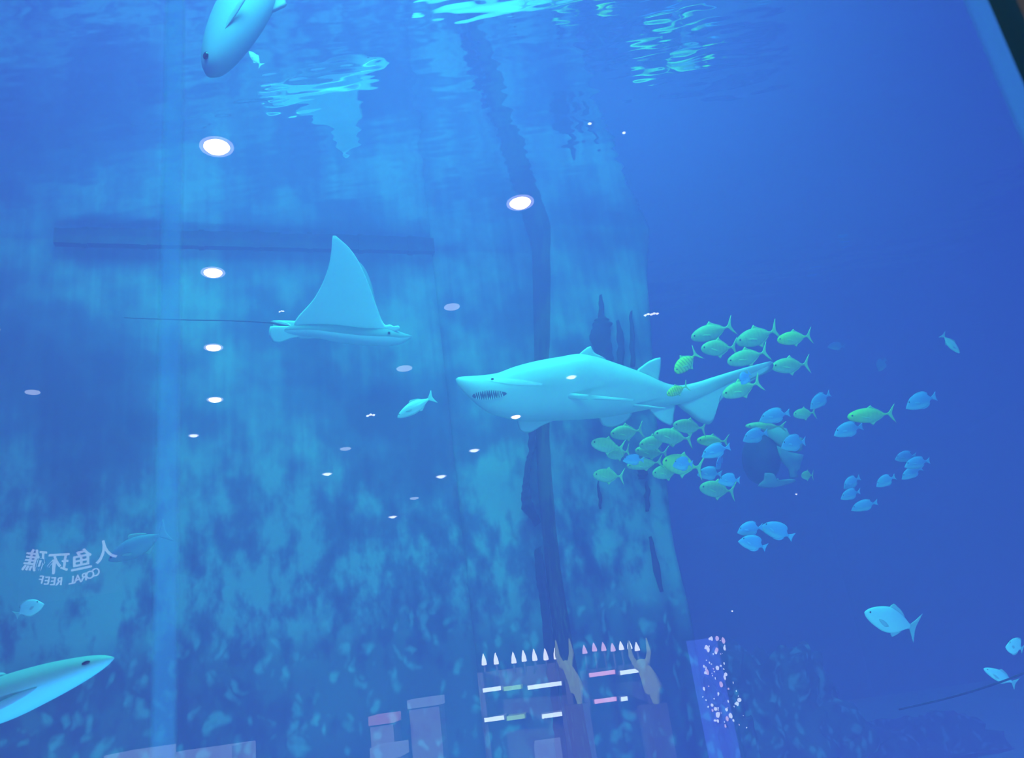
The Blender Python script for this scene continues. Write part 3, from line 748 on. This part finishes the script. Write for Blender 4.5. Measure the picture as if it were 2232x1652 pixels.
# wing sections seen in the picture: height, trailing x, leading x
ws = [(738, 648, 862), (722, 642, 856), (705, 645, 838), (690, 656, 832), (670, 678, 826), (650, 697, 820), (620, 717, 811), (590, 732, 800), (565, 740, 787), (548, 744, 773), (537, 746, 760), (532, 748, 754)]
def wing(lean, flip, cut=1.0):
    rg = []
    for i in range(26):
        t = i / 25; yv = 738 - (738 - 532) * t
        xa = smooth_tab([(738 - w_[0], w_[1]) for w_ in ws], 738 - yv); xb = smooth_tab([(738 - w_[0], w_[2]) for w_ in ws], 738 - yv)
        th = 9 * (1 - t) ** 0.8 + 1.2; r = []
        span = (738 - yv) * fr2.s * cut
        for kk in range(16):
            an = 2 * math.pi * kk / 16
            xx = (xa + xb) / 2 + (xb - xa) / 2 * math.cos(an); tt = th * math.sin(an) * fr2.s * (1 + 0.5 * math.cos(an))
            if flip > 0: xx = 752 + (xx - 752) * 0.86
            X_ = (xx - fr2.px) * fr2.s
            base = (fr2.py - 738) * fr2.s
            ang = lean + 0.25 * t * (1 if lean < 1 else -0.3)
            # span direction: up and sideways, thickness across it
            zz = base + span
            yy = flip * span / math.tan(ang) + tt
            r.append((X_, yy, zz))
        rg.append(r)
    return loft(rg)
mesh_obj('wing', wing(math.radians(68), -1), M_ray, rayo)
mesh_obj('wing', wing(math.radians(50), 1, 0.93), paint('far_wing_dimmed', (0.16, 0.22, 0.28), (0.2, 0.26, 0.32), 0.7, 2.5, spec=0.1), rayo)  # far wing coloured darker to dim its bright mirror image
for s, y0, dz in ((-1, -0.05, 0), (1, 0.09, 14)):
    mesh_obj('pelvic_fin', fin_bm([r_(x, y - dz) for x, y in ((662, 716), (640, 712), (612, 711), (592, 712), (589, 730), (597, 745), (612, 748), (640, 738), (668, 732))], 0.02, lambda x, z, y0=y0: y0), M_ray, rayo)
mesh_obj('dorsal_fin', fin_bm([r_(x, y) for x, y in ((640, 716), (628, 704), (606, 698), (588, 700), (606, 706), (622, 714))], 0.012, None, 0.02), M_ray, rayo)
tp = [r_(x, y) for x, y in ((630, 712), (590, 703), (545, 700), (480, 698), (410, 697), (340, 695), (268, 692))]
M_tail = paint('ray_tail', (0.06, 0.07, 0.12), rough=0.7)
mesh_obj('tail', tube_bm([(a, 0.02, b) for a, b in tp], [0.014, 0.010, 0.008, 0.0065, 0.0055, 0.0045, 0.003]), M_tail, rayo)['label'] = 'thin dark whip tail'
for s in (-1, 1):
    X_, Z_ = r_(852, 727); mesh_obj('eye', ball((X_, s * 27 * fr2.s, Z_), 0.014), M_eye, rayo)
mesh_obj('snout_lobe', fin_bm([r_(x, y) for x, y in ((838, 712), (852, 708), (860, 712), (870, 710), (874, 718), (860, 724), (842, 722))], 0.03, None, -0.06), M_ray, rayo)

# ---- large dark fish, ragged pale fins, seen behind the school
fr3 = Frame(1680, 985, 9.3)
def g_(X, Y): return fr3.p(1560 + X / 5.58, 840 + Y / 5.58)
M_dark = paint('dark_fish_skin', (0.02, 0.03, 0.06), (0.05, 0.07, 0.12), 0.7, 6)
M_pale = paint('pale_ragged_fin', (0.30, 0.38, 0.42), (0.2, 0.28, 0.34), 0.7, 8)
M_tealb = paint('teal_back', (0.40, 0.62, 0.50), (0.32, 0.5, 0.45), 0.7, 6)
df_ = empty('dark_grouper', fr3.m); tag(df_, 'big dark fish with ragged pale fins half hidden behind the blue surgeonfish', 'fish')
cx, cz = g_(600, 900); 
mesh_obj('body', ball((cx, 0.15, cz), 0.30, 0.72, 1.0, 1.05, 24), M_dark, df_)
mesh_obj('back', fin_bm([g_(*p) for p in ((560, 460), (700, 500), (860, 520), (900, 600), (1060, 640), (1050, 790), (940, 810), (820, 790), (720, 700), (600, 600))], 0.16, None, 0.0), M_tealb, df_)['label'] = 'teal green shoulder'
mesh_obj('tail_fin', fin_bm([g_(*p) for p in ((700, 720), (860, 800), (1030, 830), (1000, 920), (980, 1000), (930, 1060), (960, 1100), (860, 1120), (840, 1000), (760, 920))], 0.05, None, -0.12), M_pale, df_)['label'] = 'pale ragged fin'
mesh_obj('belly_fin', fin_bm([g_(*p) for p in ((440, 1200), (520, 1120), (530, 1040), (640, 1050), (650, 1140), (690, 1100), (710, 1140), (770, 1120), (790, 1150), (850, 1110), (915, 1138), (760, 1190), (600, 1220))], 0.04, None, -0.2), M_pale, df_)['label'] = 'pale saw-edged fin'

# ------------------------------------------------------------------ rope low at the right
pa, pb = at_y(1960, 1546, 6.0), at_y(2420, 1386, 4.4)
bm = tube_bm([pa + (pb - pa) * (i / 12) + Vector((0, 0, -0.04 * math.sin(math.pi * i / 12))) for i in range(13)], [0.006] * 13)
tag(mesh_obj('rope', bm, M_beam), 'thin dark rope slanting up to the right edge at the bottom right', 'rope')
# reef rocks low behind the shark
def reef(name, cpx, cpy, y, rx, ry, rz, lab, seed):
    c = at_y(cpx, cpy, y); bm = bmesh.new(); bmesh.ops.create_icosphere(bm, subdivisions=5, radius=1)
    for v in bm.verts:
        d = v.co.normalized(); n_ = mnoise.noise(d * 1.6 + Vector((seed, 0, 0))) * 0.45 + mnoise.noise(d * 4.5 + Vector((seed, 3, 0))) * 0.25 + mnoise.noise(d * 11 + Vector((0, seed, 0))) * 0.10
        v.co = Vector((d.x * rx, d.y * ry, d.z * rz)) * (1 + n_)
        if c.z + v.co.z < -0.5: v.co.z = -0.5 - c.z
    o = mesh_obj(name, bm, M_reef); o.location = c; tag(o, lab, 'rock'); return o
reef('reef_rock', 1700, 1600, 11.6, 0.85, 0.7, 1.15, 'knobbly reef rock at lower right with a pale lumpy top', 2.0)
reef('reef_rock', 2020, 1700, 14.5, 1.3, 0.8, 0.9, 'broad dark reef rock sloping down to the right at the bottom edge', 5.0)
reef('reef_rock', 1600, 1665, 10.0, 0.30, 0.35, 0.8, 'narrow dark reef rock against the foot of the pillar', 9.0)

# ------------------------------------------------------------------ hall behind the camera, seen mirrored in the pane
M_trim = paint('downlight_trim', (0.7, 0.7, 0.75), rough=0.4)
M_l1 = lamp_mat('lamp_bright', (1, 0.97, 1), 60); M_l2 = lamp_mat('lamp_medium', (0.95, 0.95, 1), 14); M_l3 = lamp_mat('lamp_dim', (0.85, 0.9, 1), 4.5)
M_l0 = lamp_mat('lamp_rim', (0.85, 0.75, 1), 4.5)
HC = 4.6
DL = [(487,342,70,'b','round downlight, largest and brightest, mirrored at the upper left'), (1135,458,60,'b','round downlight mirrored at top centre above the shark, beside the pillar edge'),
 (476,607,50,'b','white downlight mirrored second in the column at left, level with the ray wing'), (475,766,40,'b','white downlight mirrored third in the column at left, just below the ray tail'),
 (477,877,34,'b','white downlight mirrored fourth in the column at left'), (430,954,22,'m','small downlight mirrored lowest of the column at left, just left of it'),
 (988,679,34,'d','faint downlight mirrored above the shark snout, right of the ray head'), (885,810,34,'d','faint downlight mirrored between the ray and the silver fish'),
 (1245,828,24,'m','downlight mirrored over the flank of the shark'), (1125,913,24,'b','small white downlight mirrored at the shark belly, by its pectoral fin'),
 (757,982,24,'d','dim downlight mirrored below and left of the silver fish'), (1035,985,24,'m','small downlight mirrored below the shark chin'),
 (717,1036,22,'m','small downlight mirrored lowest left of the five small ones below the ray'), (963,1041,24,'m','small downlight mirrored below and left of the one under the shark chin'),
 (905,1088,20,'d','dim small downlight mirrored second lowest on the mottled wall'), (858,1128,20,'m','small downlight mirrored lowest of all on the mottled wall'),
 (85,862,30,'d','dim downlight mirrored near the left edge'), (5,728,24,'d','dim downlight mirrored cut by the left edge')]
def downlight(name):
    root = empty(name, Matrix.Identity(4))
    bm = bmesh.new(); n = 28; R0, R1 = 0.5, 0.38
    prof = [(R0, 0.0), (R0, -0.03), (R0 - 0.03, -0.05), (R1, -0.02), (R1, 0.0)]
    vs = [[bm.verts.new((r * math.cos(2 * math.pi * i / n), r * math.sin(2 * math.pi * i / n), z)) for i in range(n)] for r, z in prof]
    for a_, b2 in zip(vs, vs[1:]):
        for i in range(n): bm.faces.new((a_[i], a_[(i + 1) % n], b2[(i + 1) % n], b2[i]))
    mesh_obj('trim_ring', bm, M_l0, root)
    bm = bmesh.new(); prof = [(R1, -0.02), (R1 * 0.8, -0.10), (R1 * 0.45, -0.16), (0.02, -0.18)]
    vs = [[bm.verts.new((r * math.cos(2 * math.pi * i / n), r * math.sin(2 * math.pi * i / n), z)) for i in range(n)] for r, z in prof]
    for a_, b2 in zip(vs, vs[1:]):
        for i in range(n): bm.faces.new((a_[i], a_[(i + 1) % n], b2[(i + 1) % n], b2[i]))
    bm.faces.new(vs[-1]); return root, bm
protos = {}
for px, py, wpx, kind, lab in DL:
    p = at_z(px, py, HC); dia = wpx / FPX * (p - EYE).dot(F)
    if kind not in protos:
        root, bm = downlight('ceiling_downlight'); ob = mesh_obj('diffuser', bm, {'b': M_l1, 'm': M_l2, 'd': M_l3}[kind], root)
        if kind == 'd': [c for c in root.children if c.name.startswith('trim_ring')][0].data.materials[0] = M_l3
        elif kind == 'm': [c for c in root.children if c.name.startswith('trim_ring')][0].data.materials[0] = M_l3
        protos[kind] = root
    else: root = copy_thing(protos[kind])
    pm = mirrored(p)
    root.matrix_world = Matrix.Translation(pm) @ Matrix.Diagonal((dia, dia, dia, 1)); tag(root, lab, 'ceiling light', 'round downlights in the hall ceiling')

area('frame_fill', (4.2, -0.6, 4.5), (1.1, 1.2, 2.6), 0.8, 0.5, 190, (1, 0.95, 0.95))  # added fill aimed at the pane frame, kept out of the mirrored view
# --- shop shelves; laid out on a plane 9.5 m off in the mirror, which stands behind the camera
YV = 9.5
def mv(px, py, y=YV): return mirrored(at_y(px, py, y))
area('shop_light', (mv(1240, 1300) + Vector((0, 1.2, 1.2)))[:], (mv(1240, 1520))[:], 2.6, 0.4, 500, (1, 0.97, 0.95))
M_board = paint('white_shelf_board', (0.8, 0.85, 0.8), rough=0.5); M_green = paint('green_shelf_board', (0.45, 0.85, 0.15), rough=0.5)
M_pink = paint('pink_plush', (0.85, 0.35, 0.5), (0.95, 0.5, 0.6), 0.8, 12); M_post = paint('beige_post', (0.48, 0.66, 0.26), (0.42, 0.6, 0.2), 0.7, 8)
M_dkwood = paint('dark_shelf_frame', (0.03, 0.03, 0.04), rough=0.7); M_cone = lamp_mat('white_finial_glow', (1, 1, 0.9), 11); M_conep = lamp_mat('pink_finial_glow', (1, 0.6, 0.75), 8)  # finial glow stands in for lamplight falling on the cones
M_ledw = lamp_mat('led_strip_white', (0.85, 1, 0.95), 12); M_ledg = lamp_mat('led_strip_green', (0.5, 1, 0.3), 6); M_ledp = lamp_mat('led_strip_pink', (1, 0.5, 0.65), 9)
def ubox(bm, c, sx, sy, sz): box(bm, (c.x - sx, c.y - sy, c.z - sz), (c.x + sx, c.y + sy, c.z + sz))
def shelf_unit(x0, x1, tiers, cones, lab, yo=0.0):
    a, b = mv(x0, 1460, YV + yo), mv(x1, 1455, YV + yo); c = (a + b) / 2; wid = (b.x - a.x) / 2
    ztop = c.z + 0.02
    root = empty('display_shelf', Matrix.Translation((c.x, c.y, 0))); tag(root, lab, 'shelf', 'lit shop shelves mirrored in the pane')
    bm = bmesh.new()
    for sx in (-1, 1): box(bm, (sx * wid - 0.03, -0.2, 0), (sx * wid + 0.03, 0.2, ztop))
    box(bm, (-wid, -0.22, 0), (wid, -0.19, ztop)); mesh_obj('frame', bm, M_dkwood, root, False)
    for py, xa, xb, mt in tiers:
        p0, p1 = mv(xa, py + (0.5 * (x0 + x1) - xa) * 0.0, YV + yo), mv(xb, py, YV + yo)
        z = mv((xa + xb) / 2, py, YV + yo).z
        bm = bmesh.new(); box(bm, (p0.x - c.x, -0.18, z - 0.02), (p1.x - c.x, 0.24, z + 0.02)); sf = mesh_obj('shelf', bm, mt, root, False)
        led = M_ledp if mt is M_pink else M_ledg if mt is M_green else M_ledw
        bm = bmesh.new(); box(bm, (min(p0.x, p1.x) - c.x + 0.01, 0.24, z - 0.018), (max(p0.x, p1.x) - c.x - 0.01, 0.252, z + 0.024)); mesh_obj('light_strip', bm, led, sf, False)
    for px, py, h, mt in cones:
        p = mv(px, py, YV + yo); hh = h / FPX * 8.6
        bm = bmesh.new(); rr = 0.026
        bm2 = tube_bm([(p.x - c.x, 0, p.z - hh * 0.5), (p.x - c.x, 0, p.z - hh * 0.45), (p.x - c.x, 0, p.z), (p.x - c.x, 0, p.z + hh * 0.4), (p.x - c.x, 0, p.z + hh * 0.55)], [0.02, rr * 1.15, rr * 0.9, rr * 0.35, 0.003]); bm.free()
        fo = mesh_obj('finial', bm2, mt, root)
        mesh_obj('stalk', tube_bm([(p.x - c.x, 0, ztop - 0.05), (p.x - c.x, 0, p.z - hh * 0.5)], [0.012, 0.012]), M_dkwood, fo)
    return root
shelf_unit(1050, 1232, [(1501, 1056, 1098, M_board), (1498, 1100, 1140, M_green), (1493, 1150, 1226, M_board), (1563, 1059, 1105, M_board), (1560, 1107, 1148, M_green), (1555, 1180, 1231, M_board)],
  [(x, y, 24, M_cone) for x, y in ((1056, 1438), (1082, 1436), (1120, 1434), (1142, 1430), (1165, 1428), (1189, 1427), (1211, 1425))],
  'left lit shop shelf with white finials and green boards, mirrored at bottom centre')
shelf_unit(1268, 1400, [(1468, 1279, 1338, M_pink), (1463, 1344, 1402, M_board), (1524, 1290, 1341, M_pink), (1521, 1346, 1364, M_board)],
  [(x, y, 18, M_conep) for x, y in ((1273, 1416), (1294, 1411), (1314, 1410), (1334, 1411))] + [(x, y, 18, M_cone) for x, y in ((1352, 1408), (1370, 1406), (1386, 1410))],
  'right lit shop shelf with pink finials and boards, mirrored at bottom centre')
def horn_post(px, lab, w, sgn):
    base = mv(px, 1500, YV - 0.5); root = empty('horned_post', Matrix.Translation((base.x, base.y, 0))); tag(root, lab, 'figure', 'horned figures at the shop shelf ends')
    zt = mv(px, 1450, YV - 0.5).z
    zb = mv(px, 1535, YV - 0.5).z
    bm = bmesh.new(); box(bm, (-0.14, -0.14, 0), (0.14, 0.14, zb)); mesh_obj('unlit_foot', bm, M_dkwood, root, False)  # dark block added where the figure's lower part is unlit
    bm = tube_bm([(0.06 * sgn, 0, zb), (0.06 * sgn, 0, zb + 0.1), (0.05 * sgn, 0, (zb + zt) / 2 - 0.05), (0.02 * sgn, 0, zt - 0.12), (-0.02 * sgn, 0, zt)], [w * 0.5, w * 0.8, w * 1.2, w, w * 0.75], 12); mesh_obj('body', bm, M_post, root)
    bm = ball((-0.03 * sgn, 0, zt + 0.01), w * 0.95, 1.0, 0.8, 0.8, 12); mesh_obj('head', bm, M_post, root)
    for s in (-1, 1):
        bm = tube_bm([(-0.03 * sgn + s * w * 0.6, 0, zt), (-0.03 * sgn + s * w * 1.15, 0, zt + 0.12), (-0.03 * sgn + s * w * 1.1, 0, zt + 0.27)], [0.032, 0.026, 0.006]); mesh_obj('horn', bm, M_post, root)
horn_post(1247, 'slim beige horned figure between the two lit shelves', 0.065, 1)
horn_post(1412, 'stout beige horned figure at the right end of the lit shelves', 0.085, 1)
# counters
M_counter = paint('counter_white', (0.55, 0.72, 0.85), (0.48, 0.62, 0.78), 0.5, 4)
def counter(x0, x1, py, y, lab, hgt_=0.25, mt=M_counter, depth=0.35):
    a, b = mv(x0, py, y), mv(x1, py, y); c = (a + b) / 2; w2 = abs(b.x - a.x) / 2
    root = empty('display_counter', Matrix.Translation((c.x, c.y, 0))); tag(root, lab, 'counter', 'pale counters in the shop')
    z = mv((x0 + x1) / 2, py, y).z
    bm = bmesh.new(); box(bm, (-w2, -depth, z - hgt_), (w2, depth * 0.3, z)); mesh_obj('top', bm, mt, root, False)
    bm = bmesh.new(); box(bm, (-w2 * 0.95, -depth * 0.9, 0), (w2 * 0.95, depth * 0.2, z - hgt_)); mesh_obj('base', bm, M_dkwood, root, False)
counter(258, 352, 1634, 6.5, 'dim pale counter mirrored at the bottom edge, left of the pane seam')
counter(366, 530, 1632, 6.0, 'bright pale counter mirrored at the bottom edge, right of the pane seam', 0.3)
counter(894, 962, 1520, 8.5, 'dim counter mirrored left of the lit shelves, higher one', 0.08)
counter(812, 864, 1556, 8.2, 'pinkish counter mirrored left of the lit shelves', 0.08, M_pink)
counter(816, 880, 1622, 7.6, 'grey counter mirrored at the bottom edge, left of centre', 0.1)
counter(1164, 1222, 1616, 7.4, 'white counter mirrored at the bottom edge under the left shelf', 0.14)
for px, py, y, e in ((440, 1560, 6.0, 3200), (860, 1500, 8.0, 160), (300, 1570, 6.5, 110), (1190, 1590, 7.4, 170)):
    p = mv(px, py, y); area('counter_light', (p + Vector((0, 0.9, 0.9)))[:], (p - Vector((0, 0, 0.4)))[:], 0.5, 0.3, e, (0.95, 0.95, 1))
# trinket stand, its glitter put in as glowing beads
M_bead = lamp_mat('glint_bead', (0.9, 0.95, 1), 9); M_beadp = lamp_mat('glint_bead_pink', (1, 0.7, 0.85), 7)
M_blue = paint('blue_panel', (0.05, 0.10, 0.6), rough=0.6)
c = mv(1570, 1600, 9.0); root = empty('trinket_stand', Matrix.Translation((c.x, c.y, 0))); tag(root, 'tall stand hung with small sparkling trinkets, mirrored right of the pillar foot', 'stand')
zt = mv(1548, 1395, 9.0).z
bm = bmesh.new(); box(bm, (-0.17, -0.05, 0), (0.14, 0.0, zt + 0.02)); mesh_obj('panel', bm, M_blue, root, False)
rn = random.Random(11)
for i in range(80):
    t = rn.random() ** 0.8; pxx = 1553 + rn.uniform(-38, 38) * (0.5 + 0.8 * t) + 22 * t; pyy = 1385 + 200 * t
    p = mv(pxx, pyy, 8.95); sz = rn.choice((0.006, 0.008, 0.012, 0.018))
    mesh_obj('glint_bead', ball((p.x - c.x, 0.02, p.z), sz, rn.uniform(0.6, 1.4), 0.6, rn.uniform(0.7, 1.8), 8), M_beadp if rn.random() < 0.2 else M_bead, root)
# small spotlights seen as white specks
for px, py, sz, lab in ((1417, 695, 13, 'cluster of small ceiling spots mirrored right of the pillar above the shark tail'), (1284, 293, 9, 'small ceiling spot mirrored high on the pillar'), (812, 911, 13, 'pair of small ceiling spots mirrored left of the silver fish'),
                       (1592, 1333, 5, 'single tiny white ceiling spot mirrored at lower right'), (1733, 1079, 5, 'tiny ceiling spot mirrored below the dark fish'), (1357, 312, 8, 'slim dim ceiling spot mirrored right of the high one on the pillar'), (622, 690, 8, 'dim pair of ceiling spots mirrored above the ray tail root')):
    zc = 4.5 if py < 1200 else 2.6
    y = None
    p = at_z(px, py, zc) if py < 1200 else at_y(px, py, 10)
    pm = mirrored(p); k2 = (p - EYE).dot(F) / FPX
    root = empty('ceiling_spotlight', Matrix.Translation(pm)); tag(root, lab, 'ceiling light', 'small spotlights on the hall ceiling')
    n = 5 if 'cluster' in lab else 3 if 'pair' in lab else 1
    for i in range(n):
        ox = (i - (n - 1) / 2) * sz * 0.5 * k2
        bm = ball((ox, 0, (i % 2) * 0.12 * sz * k2), sz * k2 * (0.28 if n > 1 else 0.5), 1, 0.7, 0.6, 8); mesh_obj('bulb', bm, M_l2, root)
    bm = bmesh.new(); box(bm, (-0.002, -0.002, 0.01), (0.002, 0.002, 4.6 - pm.z)); mesh_obj('stem', bm, M_dkwood, root, False)
# the sign: lit letters on a dark board, they read backwards in the pane
M_sign = lamp_mat('sign_letters', (0.75, 0.85, 1), 4.5)
a, b = mv(62, 1228, 12.0), mv(258, 1222, 12.0); c = (a + b) / 2; wd = abs(b.x - a.x)
root = empty('hanging_sign', Matrix.Translation(c)); tag(root, 'lit shop sign with curved lettering, mirrored back to front at the left edge', 'sign')
bm = bmesh.new(); box(bm, (-wd * 0.56, -0.08, -0.55), (wd * 0.56, -0.03, 0.28)); mesh_obj('board', bm, M_dkwood, root, False)
bm = bmesh.new()
for s in (-1, 1): box(bm, (s * wd * 0.4 - 0.01, -0.07, 0.28), (s * wd * 0.4 + 0.01, -0.04, 4.6 - c.z))
mesh_obj('bracket', bm, M_dkwood, root, False)
def glyph(ch, x, z, size, rot, nm):
    cu = bpy.data.curves.new(nm, 'FONT'); cu.body = ch; cu.size = size; cu.align_x = 'CENTER'; cu.align_y = 'CENTER'; cu.extrude = 0.006; cu.offset = size * 0.012
    cu.materials.append(M_sign); tmp = bpy.data.objects.new('tmp', cu); C.objects.link(tmp); bpy.context.view_layer.update()
    me = bpy.data.meshes.new_from_object(tmp.evaluated_get(bpy.context.evaluated_depsgraph_get())); bpy.data.objects.remove(tmp)
    if not me.materials: me.materials.append(M_sign)
    me.name = nm; o = bpy.data.objects.new(nm, me); C.objects.link(o); o.parent = root
    # faces +y (the pane); reads left to right for someone facing it
    o.matrix_local = Matrix.Translation((x, 0, z)) @ Matrix(((-1, 0, 0), (0, 0, 1), (0, 1, 0))).to_4x4() @ Matrix.Rotation(rot, 4, 'Z')
for i, ch in enumerate('人鱼环礁'):
    u = (i - 1.5) / 1.5
    glyph(ch, -u * wd * 0.39, 0.06 - 0.10 * (1 - u * u) + 0.05 * (-u) * 0, 0.34, u * 0.22, 'letter')
for i, ch in enumerate('CORAL REEF'):
    if ch == ' ': continue
    u = (i - 4.5) / 4.5
    glyph(ch, -u * wd * 0.30, -0.22 - 0.07 * (1 - u * u), 0.165, u * 0.2, 'letter')
